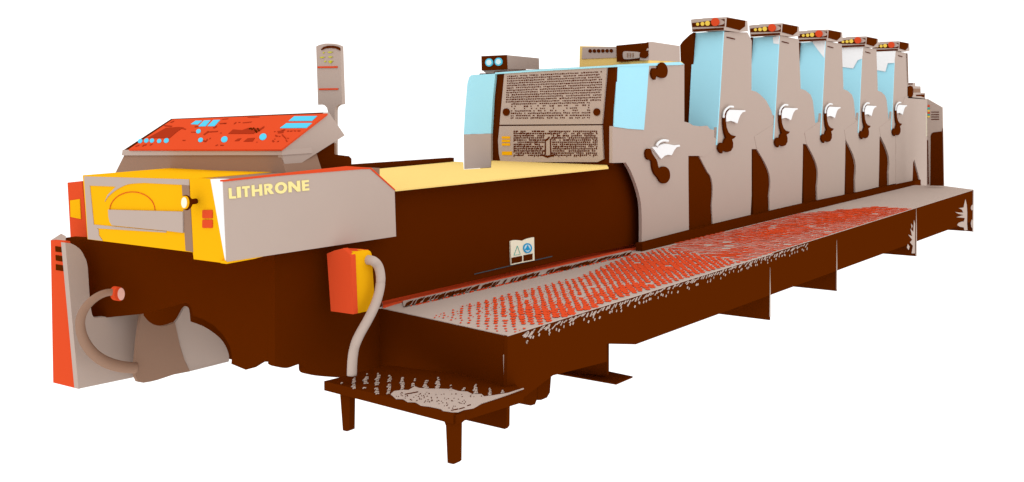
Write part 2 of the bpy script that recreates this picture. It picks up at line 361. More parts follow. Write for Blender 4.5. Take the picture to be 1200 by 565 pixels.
cp = [(430.5, 304.5), (437.5, 306), (442.6, 311), (445.3, 319), (446, 330), (443.6, 345), (438.4, 360), (431, 375), (421.5, 392), (416, 405), (413.2, 420), (412.3, 440)]
cy = [-0.155, -0.2, -0.21, -0.22, -0.23, -0.24, -0.25, -0.26, -0.27, -0.28, -0.28, -0.28]
cpath = sm([on('y', y, p) for p, y in zip(cp, cy)], 5, False)
tube('hose_tube', cpath, [0.0295]*len(cpath), GREY, CH, 14)

# ------------------------------------------------------------------ entry step
ES = thing('entry_step', 'low brown entry step with grey tread on two tapered legs', 'step', (0.8, -0.7, 0))
zs = 0.275
prism('step_plate', Z(zs, (379.8, 446.7), (455, 428), (600, 446), (613.5, 460), (531, 485)), (0, 0, -0.055), BROWN, ES)
l1 = [(398, 455), (410, 460), (409.4, 504.6), (407, 505.6), (403.5, 505.2), (401.7, 504.2)]
l2 = [(520.4, 486), (539, 486), (538.4, 495), (535.2, 498), (534.7, 542), (532, 544), (527, 544), (524.4, 542.6), (522.5, 499), (520.6, 494)]
f1, f2 = Z(0, (406, 505.5))[0], Z(0, (529.5, 543.7))[0]
prism('leg', X(f1.x, *l1), (0.045, 0, 0), BROWN, ES)
prism('leg', X(f2.x, *l2), (0.045, 0, 0), BROWN, ES)
zt = lambda pts: zoomed(4.788, 370, 430, pts)
wp = zt([(420, 152), (440, 135), (490, 128), (520, 130), (555, 108), (580, 118), (640, 122), (700, 122), (770, 125), (800, 135), (850, 138), (880, 152), (930, 152), (945, 165), (990, 160), (1080, 145), (1165, 118), (1168, 122), (1090, 152), (1020, 176), (930, 205), (885, 230), (830, 240), (800, 253),
         (765, 253), (715, 245), (700, 235), (640, 222), (590, 215), (560, 198), (515, 195), (490, 180), (450, 178)])
wt = prism('grey_tread', Z(zs+0.004, *wp), (0, 0, -0.003), GREY, ES)  # irregular grey patch on the step plate
bm = bmesh.new()
for _ in range(150):
    u, v = random.uniform(450, 960), random.uniform(135, 240)
    if v > 180 + (u-500)*.2 or v < 138 or v > 235 - max(0, (u-760))*.38: continue
    c = zt([(u, v)])[0]; add_prism(bm, Z(zs+0.007, *ell(c[0], c[1], random.uniform(.3, .75), random.uniform(.25, .6), 6)), (0, 0, -0.003))
for a, b in (((500, 152), (575, 138)), ((760, 242), (800, 234)), ((805, 234), (835, 226)), ((850, 216), (870, 210))):
    (x0, y0), (x1, y1) = zt([a, b]); add_prism(bm, Z(zs+0.007, (x0, y0-.3), (x1, y1-.3), (x1, y1+.4), (x0, y0+.4)), (0, 0, -0.003))
obj('tread_dots', bm, BROWN, wt)
bm = bmesh.new()
for u, v0, v1 in ((150, 88, 98), (215, 62, 118), (283, 38, 130), (350, 36, 150), (415, 48, 150), (487, 60, 122), (552, 66, 108), (620, 68, 115), (688, 60, 122), (757, 102, 130), (830, 118, 132), (898, 98, 150), (978, 120, 160), (1050, 132, 142)):
    v = v0; w0 = 4
    while v < v1:
        w = random.uniform(8, 15) * (0.45 + 0.55*min(1, (v-v0+8)/35)); h = random.uniform(5, 10)
        if random.random() < .9:
            cu = u + random.uniform(-5, 5) - (v-v0)*.08
            add_prism(bm, Z(zs+0.006, *zt([(cu-w, v+3), (cu-w*.3, v-h*.4), (cu+w, v-h*.2), (cu+w*.8, v+h*.4), (cu+w*.2, v+h*.15), (cu-w*.6, v+h*.6)])), (0, 0, -0.004))
        v += random.uniform(7.5, 11)
obj('tread_pattern', bm, GREY, ES)

# ------------------------------------------------------------------ walkway along the operator side
WK = thing('walkway', 'long raised walkway with orange-red and grey patterned deck and dark brown skirt', 'walkway', (5.0, -0.5, 0))
zd, yo = 0.575, -1.03
xd0, xd1 = 1.2, 11.75
deck = [Z(zd, p)[0] for p in ((447, 360.6), (595, 393), (1141, 222.3), (1107, 217.9), (1080, 216))]
d0, d1, d2 = deck[:3]
def VO(o_, *ps): return V(d1, d2, *ps, off=o_)
deck = [deck[0], deck[1], deck[2], deck[3], Vector((12.3, 0.2, zd)), Vector((1.15, 0.3, zd))]
DK = prism('deck', deck, (0, 0, -0.006), GREY, WK)
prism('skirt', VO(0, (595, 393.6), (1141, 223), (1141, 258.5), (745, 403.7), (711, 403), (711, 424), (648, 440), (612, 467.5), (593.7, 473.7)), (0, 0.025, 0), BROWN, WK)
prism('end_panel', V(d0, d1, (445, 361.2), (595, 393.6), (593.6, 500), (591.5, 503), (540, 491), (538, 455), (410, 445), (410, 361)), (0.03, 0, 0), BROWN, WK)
for px, py, bx, by in ((903.2, 373.3, 847, 368), (981.3, 341.4, 927.2, 335), (1074.5, 302.5, 1029, 298.6), (1141, 279, 1097.7, 273)):
    a = VO(0, (px, py))[0]; ybk = -0.55
    bm = bmesh.new(); add_box(bm, (a.x-0.02, a.y+0.004, 0.0), (a.x, ybk, 0.54)); obj('support_plate', bm, BROWN, WK)
    prism('edge_line', VO(0.004, (px-1.2, py-2), (px-.1, py-2), (px-.1, py-32), (px-.6, py-60)), (0, 0.003, 0), GREY, WK)
prism('foot_plate', Z(0.012, (640, 434.8), (722, 449.3), (741.5, 441), (711, 434.6), (660, 425)), (0, 0, -0.01), BROWN, WK)
prism('support_plate', X(2.5, (640, 380), (711, 395), (711, 440), (642, 436)), (0.03, 0, 0), BROWN, WK)
prism('support_foot', Y(-0.82, *([(629.5, 400), (646, 400), (646.3, 436), (644.5, 460), (641, 466), (636, 468.8), (630, 469)])), (0, 0.06, 0), BROWN, WK)
prism('support_foot', Y(-0.85, *([(612, 440), (630, 440), (629.3, 468), (627, 474), (622, 475.4), (616, 474.4), (613.5, 470)])), (0, 0.06, 0), BROWN, WK)
prism('edge_line', V(d0, d1, (589.6, 416), (591.4, 415), (592.6, 448), (590.4, 449.5), off=0.004), (0.003, 0, 0), GREY, WK)
# red kerb strip and dashed gutter along the machine side
prism('red_strip', Z(zd+0.006, (447.5, 351), (600, 317), (752, 282), (752, 290.6), (600, 325.2), (470, 354), (449, 360.4)), (0, 0, -0.005), RED, DK)
zk = lambda pts: zoomed(5, 430, 300, pts)
bm = bmesh.new(); bg = bmesh.new()
gl = Z(zd+0.008, (472, 352.8), (740, 293)); gr = Z(zd+0.008, (473, 359), (740, 297.2))
add_prism(bg, [gl[0], gl[1], gr[1], gr[0]], (0, 0, -0.002))
n = 62
for k in range(n):
    t = k/n; d = 1/n
    if 0.30 < t < .62 and random.random() < .33: continue
    w = 0.84 + random.uniform(-.3, .3)
    a = 475 + (738-475)*t; b = a + (738-475)*d*w
    yy = lambda x: 353.5 + (x-472)*(294.3-353.5)/(740-472)
    th = 6.4 - 2.6*t
    j = random.uniform(-.5, .5)
    add_prism(bm, Z(zd+0.011, (a-1, yy(a)+th*.95+j), (a+1.5, yy(a)+th*.2+j), (b+2.5, yy(b)-.3+j), (b, yy(b)+th*(.55+random.random()*.4)+j)), (0, 0, -0.002))
obj('gutter_strip', bg, GREY, DK)
obj('gutter_dashes', bm, BROWN, DK)
bm = bmesh.new()
for k in range(60):
    x = 480 + (745-480)*(k+random.random())/60
    y = 359.2 + (x-473)*(297.6-359.2)/(740-473) + .4
    l = random.uniform(1.5, 5)
    add_prism(bm, Z(zd+0.006, (x, y), (x+l, y-l*.23-.3), (x+l, y-l*.23+.6), (x, y+.8)), (0, 0, -0.004))
obj('red_edge', bm, RED, DK)
# raised red treads of the deck
def hsh(i, j): 
    v = math.sin(i*12.9898 + j*78.233)*43758.5453
    return v - math.floor(v)
def vn(x, y):
    i, j = math.floor(x), math.floor(y); fx_, fy_ = x-i, y-j
    fx_, fy_ = fx_*fx_*(3-2*fx_), fy_*fy_*(3-2*fy_)
    return (hsh(i, j)*(1-fx_)+hsh(i+1, j)*fx_)*(1-fy_) + (hsh(i, j+1)*(1-fx_)+hsh(i+1, j+1)*fx_)*fy_
bm = bmesh.new()
def blob(bm, x, y, lx, ly, sk, z, nn=7):
    pts = []
    for k in range(nn):
        a = 2*math.pi*k/nn + random.uniform(-.25, .25); r = random.uniform(.75, 1.15)
        u, v = lx*math.cos(a)*r, ly*math.sin(a)*r
        pts.append(Vector((x + u + sk*v, y + v, z)))
    add_prism(bm, pts, (0, 0, -0.004))
def deckx(p): return Z(zd, p)[0]
# near half: slanting columns of short wedge treads that merge into solid red in two worn zones
bq = Z(zd, (682, 326), (696, 352)); BV = bq[1]-bq[0]; BV = BV/abs(BV.y)
def yout(x): return d1.y + (d2.y-d1.y)*(x-d1.x)/(d2.x-d1.x)
def xleft(y): return d0.x + (d1.x-d0.x)*(y-d0.y)/(d1.y-d0.y)
inner = Z(zd, (515, 368), (545, 358), (575, 350), (627, 337), (680, 324), (730, 302), (765, 293), (800, 281))
def yin_(x):
    for a, b in zip(inner, inner[1:]):
        if a.x <= x <= b.x: return a.y + (b.y-a.y)*(x-a.x)/(b.x-a.x)
    return inner[0].y if x < inner[0].x else inner[-1].y
zones = [(Z(zd, p)[0], rx, ry) for p, rx, ry in (((622, 372), .55, .26), ((585, 376), .4, .12), ((772, 312), .75, .42), ((740, 338), .5, .12), ((660, 370), .6, .14))]
WEDGE = [(-1, -.1), (-.75, .75), (-.15, .95), (.2, .55), (.8, .8), (1, .2), (.5, -.35), (.55, -.9), (-.1, -.65), (-.6, -.95)]
lq_ = Z(zd, (622, 365), (633, 365)); LV = lq_[1]-lq_[0]
x0 = 0.3
while x0 < 6.6:
    stepx, stepy = 0.088, 0.046
    y = 0.1 + random.uniform(-.01, .01)
    while True:
        y -= stepy
        x = x0 + BV.x*(-y)
        ye = yout(x) + 0.012
        if y < ye: break
        if x > 4.62 + .3*(y+.5) or x < xleft(y) + 0.02 or y > yin_(x): continue
        solid = 0
        for c, rx, ry in zones:
            solid = max(solid, 1.25 - math.hypot((x-c.x)/rx, (y-c.y)/ry)*0.9)
        solid = max(0, min(1, solid + random.uniform(-.12, .12)))
        f = min(1, (yin_(x)-y)/0.10 + 0.45) * min(1, .35 + (x-1.25)*1.1)
        if random.random() > .99: continue
        zz = zd + random.uniform(.004, .007)
        w = (0.25 + 0.24*solid)*f*random.uniform(.88, 1.12)
        h = stepy*(0.44 + 0.2*solid)*f*random.uniform(.88, 1.12)
        cx, cy = x + random.uniform(-.006, .006), y + random.uniform(-.004, .004)
        add_prism(bm, [Vector((cx - BV.x*v*h + LV.x*u*w, cy + v*h + LV.y*u*w, zz)) for u, v in WEDGE], (0, 0, -0.003))
        if random.random() < .35 and solid < .6:
            a_ = stepx*.08; cx += stepx*.5
            add_prism(bm, [Vector((cx-a_, cy, zd+0.006)), Vector((cx, cy+a_*.7, zd+0.006)), Vector((cx+a_, cy, zd+0.006)), Vector((cx, cy-a_*.7, zd+0.006))], (0, 0, -0.003))
    x0 += stepx
# far half: staggered rows of dashes tilted towards the edge
x = 4.36
farz = [(Z(zd, p)[0], rx, ry) for p, rx, ry in (((905, 272), .9, .25), ((990, 252), 1.3, .3), ((840, 303), .8, .14), ((1040, 240), .9, .3))]
while x < 9.1:
    step, stepy = 0.105, 0.058
    y = yout(x) + 0.02; row = 0
    yin = -0.13 if x < 5.0 else -0.07
    if x > 8.0: yin = -0.10 - 0.40*(x-8.0)
    while y < yin:
        if x < 4.60 + .3*(y+.5):
            y += stepy; row += 1; continue
        solid = 0
        for c, rx, ry in farz:
            solid = max(solid, 1.15 - math.hypot((x-c.x)/rx, (y-c.y)/ry)*0.8)
        solid = max(0, min(1, solid + random.uniform(-.15, .15)))
        zz = zd + random.uniform(.004, .007)
        if random.random() < 0.98:
            lx = step*(0.36 + 0.17*solid)*random.uniform(.85, 1.12); ly = stepy*(0.25 + 0.20*solid)*random.uniform(.85, 1.15)
            cx = x + step*.5*(row % 2) + random.uniform(-.012, .012); cy = y + random.uniform(-.006, .006)
            pts = [(-1, .35), (-.4, 1), (.4, .7), (1, .1), (.6, -.85), (-.1, -.9), (-.7, -.5)]
            add_prism(bm, [Vector((cx + u*lx, cy + v*ly - u*.024, zz)) for u, v in pts], (0, 0, -0.003))
        y += stepy; row += 1
    x += step
tr_ = obj('tread_pattern', bm, RED, DK); tr_['kind'] = 'stuff'
# grey ticks along the outer edge, irregular grey patches on the far skirt
bm = bmesh.new()
ed = (d2-d1).normalized(); en = ed.cross(Vector((0, 0, 1))).normalized()
if en.dot(CAM-d1) < 0: en = -en
def edge(t, dz): return d1 + ed*t + en*0.004 + Vector((0, 0, dz))
for k in range(125):
    t = 0.12 + 4.6*(k/125)**1.2 + random.uniform(-.02, .02)
    h = random.uniform(.012, .032); sk = random.uniform(.02, .055); z1 = -0.008 - random.uniform(0, .012); w_ = random.uniform(.006, .013)
    add_prism(bm, [edge(t+sk, z1), edge(t+sk+w_, z1-.003), edge(t+w_*1.4, z1-h), edge(t, z1-h+.004)], -en*0.003)
    if random.random() < .6:
        t2, z2 = t+random.uniform(0, .06), -0.05-random.uniform(0, .03)
        add_prism(bm, [edge(t2+w_, z2+.014), edge(t2+w_*2.0, z2+.008), edge(t2+w_, z2-.006), edge(t2, z2)], -en*0.003)
ek = VO(0.004, (595, 394.2), (905, 298), (905, 296.6), (595, 392.6))
add_prism(bm, ek, (0, 0.003, 0))
obj('edge_ticks', bm, GREY, WK)
zq = lambda pts: zoomed(5.432, 940, 170, pts)
for q in ([(1040, 345), (1048, 380), (1051, 430), (1050, 500), (1053, 542), (1035, 545), (1030, 525), (1005, 520), (988, 510), (995, 497), (1015, 488), (1030, 487), (1036, 465), (1010, 462), (982, 460), (1012, 450), (1028, 446), (995, 438), (975, 427), (1005, 430), (1026, 430), (1018, 412), (998, 402), (1028, 398), (1034, 370)],
          [(1087, 378), (1078, 387), (1074, 402), (1080, 416), (1087, 413)], [(1087, 480), (1080, 474), (1075, 495), (1078, 520), (1087, 535)]):
    prism('grey_patch', VO(0.004, *zq(q)), (0, 0.003, 0), GREY, WK)
for q in ([(1071.2, 258), (1072.4, 262), (1072.2, 297), (1068.5, 297), (1070, 288), (1066.5, 284), (1069, 281), (1064.5, 275), (1069, 277), (1067, 268), (1070.4, 272)], [(1064, 286), (1066, 289), (1065, 293), (1063, 290)], [(1068, 262), (1069.5, 265), (1068.4, 268)]):
    prism('grey_patch', VO(0.004, *q), (0, 0.003, 0), GREY, WK)

# ------------------------------------------------------------------ booklet sign and thin rail on the brown side
BS = thing('booklet_sign', 'small ivory open-booklet sign with blue ring emblem on the brown side', 'sign', (3.0, 0.0, 0.8))
def YY(y, *ps): return V(sa, sb, *ps, off=0.095-y)
zb = lambda pts: zoomed(9.4125, 580, 265, pts)
ys = -0.0
prism('page', YY(ys, *zb([(172, 168), (200, 158), (235, 155), (270, 157), (302, 164), (350, 142), (390, 131), (432, 124), (437, 378), (310, 402), (182, 430)])), (0, 0.012, 0), PALE, BS)
for q in ([(186, 350), (300, 327), (302, 390), (188, 415)], [(318, 322), (416, 303), (416, 370), (318, 388)]):
    prism('caption_block', YY(ys-0.004, *zb(q)), (0, 0.003, 0), BROWN, BS)
def ring(name, cx, cy, ro, ri, m, y, n=32, a0=0, a1=2*math.pi, asp=1.12):
    bm = bmesh.new()
    for k in range(n):
        a, b = a0+(a1-a0)*k/n, a0+(a1-a0)*(k+1)/n
        q = [(cx+r*math.cos(t), cy+asp*r*math.sin(t)) for r, t in ((ro, a), (ro, b), (ri, b), (ri, a))]
        add_prism(bm, YY(y, *zb(q)), (0, 0.003, 0))
    return obj(name, bm, m, BS)
prism('emblem', YY(ys-0.003, *zb(ell(362, 243, 36, 40))), (0, 0.0025, 0), LGLASS, BS)
ring('emblem_ring', 362, 243, 49, 36, BLUE, ys-0.005)
prism('emblem_mark', YY(ys-0.0065, *zb([(362, 208), (378, 236), (396, 268), (378, 262), (362, 268), (346, 262), (330, 268), (347, 236)])), (0, 0.003, 0), BLUE, BS)
bm = bmesh.new()
for a, b in (((250, 218), (213, 322)), ((250, 218), (282, 310)), ((213, 322), (282, 310))):
    (x0, y0), (x1, y1) = a, b; l = math.hypot(x1-x0, y1-y0); nx, ny = -(y1-y0)/l*1.6, (x1-x0)/l*1.6
    add_prism(bm, YY(ys-0.004, *zb([(x0+nx, y0+ny), (x1+nx, y1+ny), (x1-nx, y1-ny), (x0-nx, y0-ny)])), (0, 0.003, 0))
obj('triangle_mark', bm, TEAL, BS)
prism('side_seam', YY(0.010, (556, 321.0), (598.5, 310.9), (647.3, 300.0), (647.3, 301.0), (598.5, 311.9), (556, 321.9)), (0, 0.006, 0), SLATE, DL)

# ------------------------------------------------------------------ coating unit (first tall block)
CU = thing('coating_unit', 'wide coating unit whose left face has two grey panels of dark perforations', 'press unit', (4.8, 0.8, 0))
xc = 4.1
box('core', (xc+0.05, 0.3, 0.6), (5.3, X(4.15, (562, 100))[0].y, 2.16), BROWN, CU)
ucur = [(733.5, 190.6)] + [tuple(p) for p in sm([(739, 200), (744, 212), (749, 228), (751.8, 247), (752, 285)], 4, False)]
upan = [(760.8, 75.6), (801.9, 75), (801.9, 142.6), (807.5, 144), (812, 147), (822, 148.3), (829, 147.5), (832, 151.3), (837, 152.5), (837, 161.7), (839.8, 162.5), (836, 175), (825, 184), (819.4, 182.7), (806.7, 182.7), (806.7, 200), (807.3, 270.8), (752, 285)] + ucur[::-1] + [(717.6, 191), (717.6, 147.9), (754.8, 152)]
prism('side_panel', Y(-0.008, *upan), (0, 0.03, 0), GREY, CU)
prism('blue_side_guard', Y(-0.014, (722.8, 77.6), (760.8, 75.6), (757.5, 120), (754.8, 152.2), (737, 151), (720, 148.6)), (0, 0.012, 0), CYAN, CU)
prism('face_plate', X(xc+0.01, (579, 84), (721, 76.4), (716.4, 194), (575, 190)), (0.04, 0, 0), BROWN, CU)
xg = xc - 0.02
prism('blue_corner_guard', X(xg, (552, 88.2), (556, 87.6), (580.4, 86.4), (577.5, 115), (575.2, 156.6), (543.4, 157.6), (545, 130), (547.6, 98), (549.5, 91)), (0.05, 0, 0), CYAN, CU)
prism('grey_corner_guard', X(xg, (543.4, 157.4), (575.2, 156.4), (575.2, 196.2), (544, 198.3)), (0.05, 0, 0), GREY, CU)
prism('top_trim', X(xc-0.022, (580, 85), (632, 81.4), (722.8, 76.2), (722.8, 78.4), (632, 83.6), (580, 87)), (0.03, 0, 0), CYAN, CU)
prism('top_trim', Y(-0.018, (722.5, 76), (797, 72.6), (801.8, 75.4), (797, 76.2), (722.5, 78)), (0, 0.03, 0), CYAN, CU)
UP = prism('upper_panel', X(xc-0.012, (591, 85.6), (711, 78.8), (705.2, 145.4), (585.4, 146.2)), (0.021, 0, 0), GREY, CU)
LP = prism('lower_panel', X(xc-0.012, (585.3, 147.8), (705, 147), (706.8, 186.6), (700, 190), (586.5, 190), (584.5, 180), (583.6, 165)), (0.021, 0, 0), GREY, CU)
zp = lambda pts: zoomed(5.1357, 580, 80, pts)
for u, v in ((66, 264), (611, 264)):
    c = zp([(u, v)])[0]; prism('round_knob', X(xc-0.022, *ell(c[0], c[1], 3.9, 4.4, 20)), (0.01, 0, 0), BROWN, UP)
bm = bmesh.new()
rows = 19
for r in range(rows):
    t = r/(rows-1)
    v0l, v0r = 50 + 250*t, 22 + 276*t
    if .70 < t < .80 : pk = .45
    elif .78 < t: pk = .8
    else: pk = .95
    u = 74 - 14*t + (34 if t > .62 else 0)
    ue = 642 - 14*t - (62 if t > .66 else 0)
    while u < ue:
        w = random.choice((6, 6, 7, 7, 11))
        s = (u-60)/580
        v = v0l + (v0r-v0l)*s + random.uniform(-1.2, 1.2)
        q_ = pk if not (.74 < t < .86 and s > .38) else .5
        if random.random() < q_:
            h = random.uniform(5.6, 8.2)
            add_prism(bm, X(xc-0.0145, *zp([(u, v-h/2), (u+w, v-h/2+random.uniform(-.8, .4)), (u+w, v+h/2), (u+.6, v+h/2+random.uniform(-.4, .8))])), (0.002, 0, 0))
        u += w + random.choice((3.4, 4, 4, 4.6))
PU = obj('perforations', bm, BROWN, UP)
bm = bmesh.new()
for r in range(12):
    t = r/11; v = 380 + 144*t
    u = 112
    while u < 615:
        w = random.choice((7, 7, 8, 14, 20))
        if u > 440 and u < 615: w = random.choice((7, 8, 8))
        gap = abs(u + w/2 - 318) < 22 and t > .12
        if not gap and random.random() < (.93 if t > .1 else .85):
            h = random.uniform(6.5, 9.5)
            add_prism(bm, X(xc-0.0145, *zp([(u, v-h/2), (min(u+w, 616), v-h/2-.3), (min(u+w, 616), v+h/2), (u, v+h/2)])), (0.002, 0, 0))
            if random.random() < .3: add_prism(bm, X(xc-0.0146, *zp([(u, v), (u+4, v), (u+4, v+11), (u, v+11)])), (0.002, 0, 0))
        u += w + random.choice((3.4, 4, 4.4))
brace = [(296, 432), (312, 424), (326, 410), (330, 418), (316, 434), (304, 440)]
add_prism(bm, X(xc-0.015, *zp(brace)), (0.002, 0, 0))
add_prism(bm, X(xc-0.015, *zp([(280, 518), (300, 522), (316, 526), (334, 522), (358, 516), (352, 528), (330, 536), (316, 540), (300, 534), (286, 528)])), (0.002, 0, 0))
add_prism(bm, X(xc-0.015, *zp([(300, 440), (306, 440), (306, 520), (298, 520)])), (0.002, 0, 0))
add_prism(bm, X(xc-0.015, *zp([(330, 425), (336, 425), (340, 520), (332, 520)])), (0.002, 0, 0))
obj('perforations', bm, BROWN, LP)
for (a, b, c, d) in ((41, 410, 90, 424), (41, 430, 90, 445), (41, 451, 90, 466), (42, 501, 102, 523)):
    prism('orange_bar', X(xc-0.017, *zp([(a, b), (c, b), (c, d), (a, d)])), (0.004, 0, 0), YEL, LP)
# lever group and top knob of the coating unit
def ypoly(name, ps, y, t, m, parent): return prism(name, Y(y, *ps), (0, t, 0), m, parent)
z7 = lambda pts: zoomed(6, 740, 110, pts)
LV = ypoly('lever', [tuple(p) for p in sm(z7([(105, 400), (122, 386), (138, 392), (146, 415), (162, 442), (180, 470), (188, 505), (198, 528), (215, 515), (238, 512), (262, 530), (272, 560), (270, 595), (252, 622), (230, 630), (205, 618), (190, 592), (165, 562), (150, 520), (146, 478), (135, 466), (115, 460), (103, 435)]), 3)], -0.03, 0.02, BROWN, CU)
ypoly('lever_guard', z7([(148, 378), (164, 372), (185, 378), (190, 370), (205, 358), (230, 350), (252, 352), (300, 362), (338, 358), (343, 370), (318, 376), (302, 396), (290, 420), (282, 432), (258, 428), (235, 435), (210, 458)]), -0.026, 0.016, WHITE, CU)
tube('guard_rim', sm(Y(-0.03, *z7([(176, 368), (186, 348), (205, 334), (228, 328), (256, 332)])), 5, False), 0.013, WHITE, CU, 8)
zk5 = lambda pts: zoomed(5, 760, 10, pts)
ypoly('knob', [tuple(p) for p in sm(zk5([(80, 316), (98, 325), (110, 345), (113, 372), (105, 398), (85, 408), (62, 400), (48, 392), (44, 405), (40, 418), (28, 410), (20, 392), (20, 368), (30, 350), (44, 352), (54, 356), (60, 330)]), 3)], -0.03, 0.02, BROWN, CU)

# sensor box on the far corner, ink fountain box near the operator side: both stand on the coating unit
zm = lambda pts: zoomed(4.444, 550, 50, pts)
SB = thing('sensor_box', 'small box with two round blue lenses on top of the coating unit', 'sensor', (4.4, 1.7, 2.2))
e0 = X(4.15, (594, 64.5))[0]
sf = Y(e0.y, (593, 64.5), (631.6, 68.3), (632, 81.2), (594, 81.2))
prism('side_casing', sf, (0, 0.02, 0), GREY, SB)
prism('lens_face', X(4.13, (564, 65.8), (593.4, 64.4), (594.2, 81.2), (564.4, 82.8)), (0.01, 0, 0), BROWN, SB)
box('rear_casing', (4.15, e0.y+0.02, 2.19), (4.45, X(4.15, (566, 75))[0].y, sf[0].z-0.01), GREY, SB)
prism('base_plate', X(4.16, (565, 82.3), (594, 80.8), (594, 85.4), (570, 86.4)), (0.3, 0, 0), GREY, SB)
for cx, cy in ((573, 73.3), (584, 72.4)):
    l_ = prism('lens', X(4.12, *ell(cx, cy, 4.5, 4.7, 24)), (0.009, 0, 0), SCREEN, SB)
    prism('lens_glass', X(4.116, *ell(cx-.2, cy, 3.0, 3.2, 20)), (0.003, 0, 0), LGLASS, l_)
IB = thing('ink_control_box', 'low cream and grey box with row of six dark dots on coating unit', 'control box', (4.9, 0.4, 2.22))
xi = Y(-0.02, (760, 71.8))[0].x
prism('cream_casing', X(xi+0.02, (679.4, 54.1), (722.4, 55), (722.4, 71.5), (761, 70.3), (761, 75.4), (679, 79.4)), (0.4, 0, 0), CREAM, IB)
gp = prism('grey_plate', X(xi+0.012, (682.4, 55.4), (722, 54.7), (722, 67.6), (681.8, 69.1)), (0.007, 0, 0), GREY, IB)
for k in range(6):
    prism('dot', X(xi+0.006, *ell(691.4+4.95*k, 59.8-.06*k, 2.0, 2.2, 14)), (0.005, 0, 0), BROWN, gp)
prism('dark_housing', X(xi-0.01, (722.2, 53.4), (759.6, 49.8), (760.2, 70.3), (722.8, 72.6)), (0.008, 0, 0), BROWN, IB)
prism('slide_lever', X(xi-0.022, *([tuple(p) for p in sm(zm([(800, 55), (806, 46), (840, 46), (890, 52), (890, 76), (850, 84), (808, 86), (800, 72)]), 3)])), (0.011, 0, 0), GREY, IB)
bm = bmesh.new()
for u in (824, 838, 852): add_prism(bm, X(xi-0.026, *zm([(u-3, 54), (u+3, 54), (u+3, 76), (u-3, 76)])), (0.003, 0, 0))
obj('lever_slits', bm, TAUPE, IB)
prism('latch_plate', X(xi-0.016, *zm([(888, 76), (918, 82), (926, 66), (934, 48), (934, 40), (920, 42), (926, 30), (936, 30), (936, 92), (888, 92)])), (0.005, 0, 0), GREY, IB)
prism('latch_knob', X(xi-0.03, *([tuple(p) for p in sm(zm([(890, 52), (905, 38), (922, 44), (930, 62), (920, 78), (896, 80), (886, 70)]), 3)])), (0.012, 0, 0), BROWN, IB)
prism('side_casing', Y(-0.02, (759.6, 49.3), (764, 49), (796.6, 53.9), (797, 72.4), (760.2, 70.6)), (0, 0.015, 0), GREY, IB)
prism('cream_base', Y(-0.016, (760, 70.4), (797.4, 71.6), (801, 74.6), (797, 74.6), (760, 75.6)), (0, 0.2, 0), CREAM, IB)

# ------------------------------------------------------------------ the five printing towers
UX = [0.0, 1.395, 2.78, 4.08, 5.41]
xt = 6.173
def tower(panel, y, label):
    u = thing('printing_unit', label, 'press unit', (xt, 0.3, 0.6), 'printing towers of the press')
    prism('side_panel', Y(y, *panel), (0, 0.03, 0), GREY, u)
    return u
labels = ['tallest nearest grey printing tower, beside a dark brown cover and a full blue guard',
          'second grey printing tower from the left, its blue guard with white glare painted at one top corner',
          'middle grey printing tower, with one sloping white glare painted across its blue guard',
          'fourth grey printing tower from the left, painted white glare stepping down over its blue guard',
          'farthest and lowest looking grey printing tower, next to the feeder at the right end']
p1_ = [(847.6, 37.4), (876, 38), (881, 48), (880.6, 106), (886, 107.4), (890.8, 110.8), (898, 118), (904, 130), (906.7, 140), (908, 176), (887.5, 174.7), (880.8, 174.7), (880.8, 230), (879.5, 253), (835.3, 263.8)] + \
      [tuple(p) for p in sm([(834.2, 241.7), (835.3, 221.7), (833.3, 208), (828.3, 200), (819.4, 182.7)], 4, False)] + [(815, 165), (838.8, 162.5), (840.8, 140), (842.4, 123), (845, 80)]
p2_ = [(912.8, 41.5), (936, 46), (938.2, 100), (938.2, 104), (944, 106), (950, 111), (952.5, 118), (954.5, 135), (955.3, 144), (960.5, 145), (961, 152), (962.5, 166), (953, 170.5), (941, 168.5), (940.5, 200), (939.5, 239.2), (902, 248.5)] + \
      [tuple(p) for p in sm([(901.5, 230), (902.8, 215), (901.3, 203), (896, 190), (887, 174.7)], 4, False)] + [(884, 160), (906, 146), (909, 118), (911, 80)]
U1 = tower(p1_, -0.004, labels[0])
ga, gb = Y(-0.004, (847.6, 37.4), (840.8, 140))
GN = (gb-ga).cross(Vector((0, 1, 0))).normalized()
prism('blue_guard', onp(ga + Vector((-0.004, 0, 0)), GN, ((812.4, 38.6), (847.7, 36.6), (842.4, 123), (839.4, 170), (806, 170), (808, 123))), (0.02, 0, 0), CYAN, U1)
prism('rear_cover', X(xt+0.01, (812.6, 38), (808, 41), (800, 48.5), (797, 53), (797.6, 72), (801.4, 78), (801, 190), (813, 190)), (0.4, 0, 0), BROWN, U1)
def rest(u, dx, w):
    o_ = Vector((dx, 0, 0))
    bm = bmesh.new(); add_box(bm, (xt+dx+0.11, 0.006, 1.7), (xt+dx+w, 0.30, 2.5)); obj('tower_core', bm, GREY, u)
    bm = bmesh.new(); add_box(bm, (xt+dx-0.78, 0.008, 0.58), (xt+dx+0.78, 1.2, 1.45)); obj('inner_frame', bm, BROWN, u)
rest(U1, 0, 0.70)
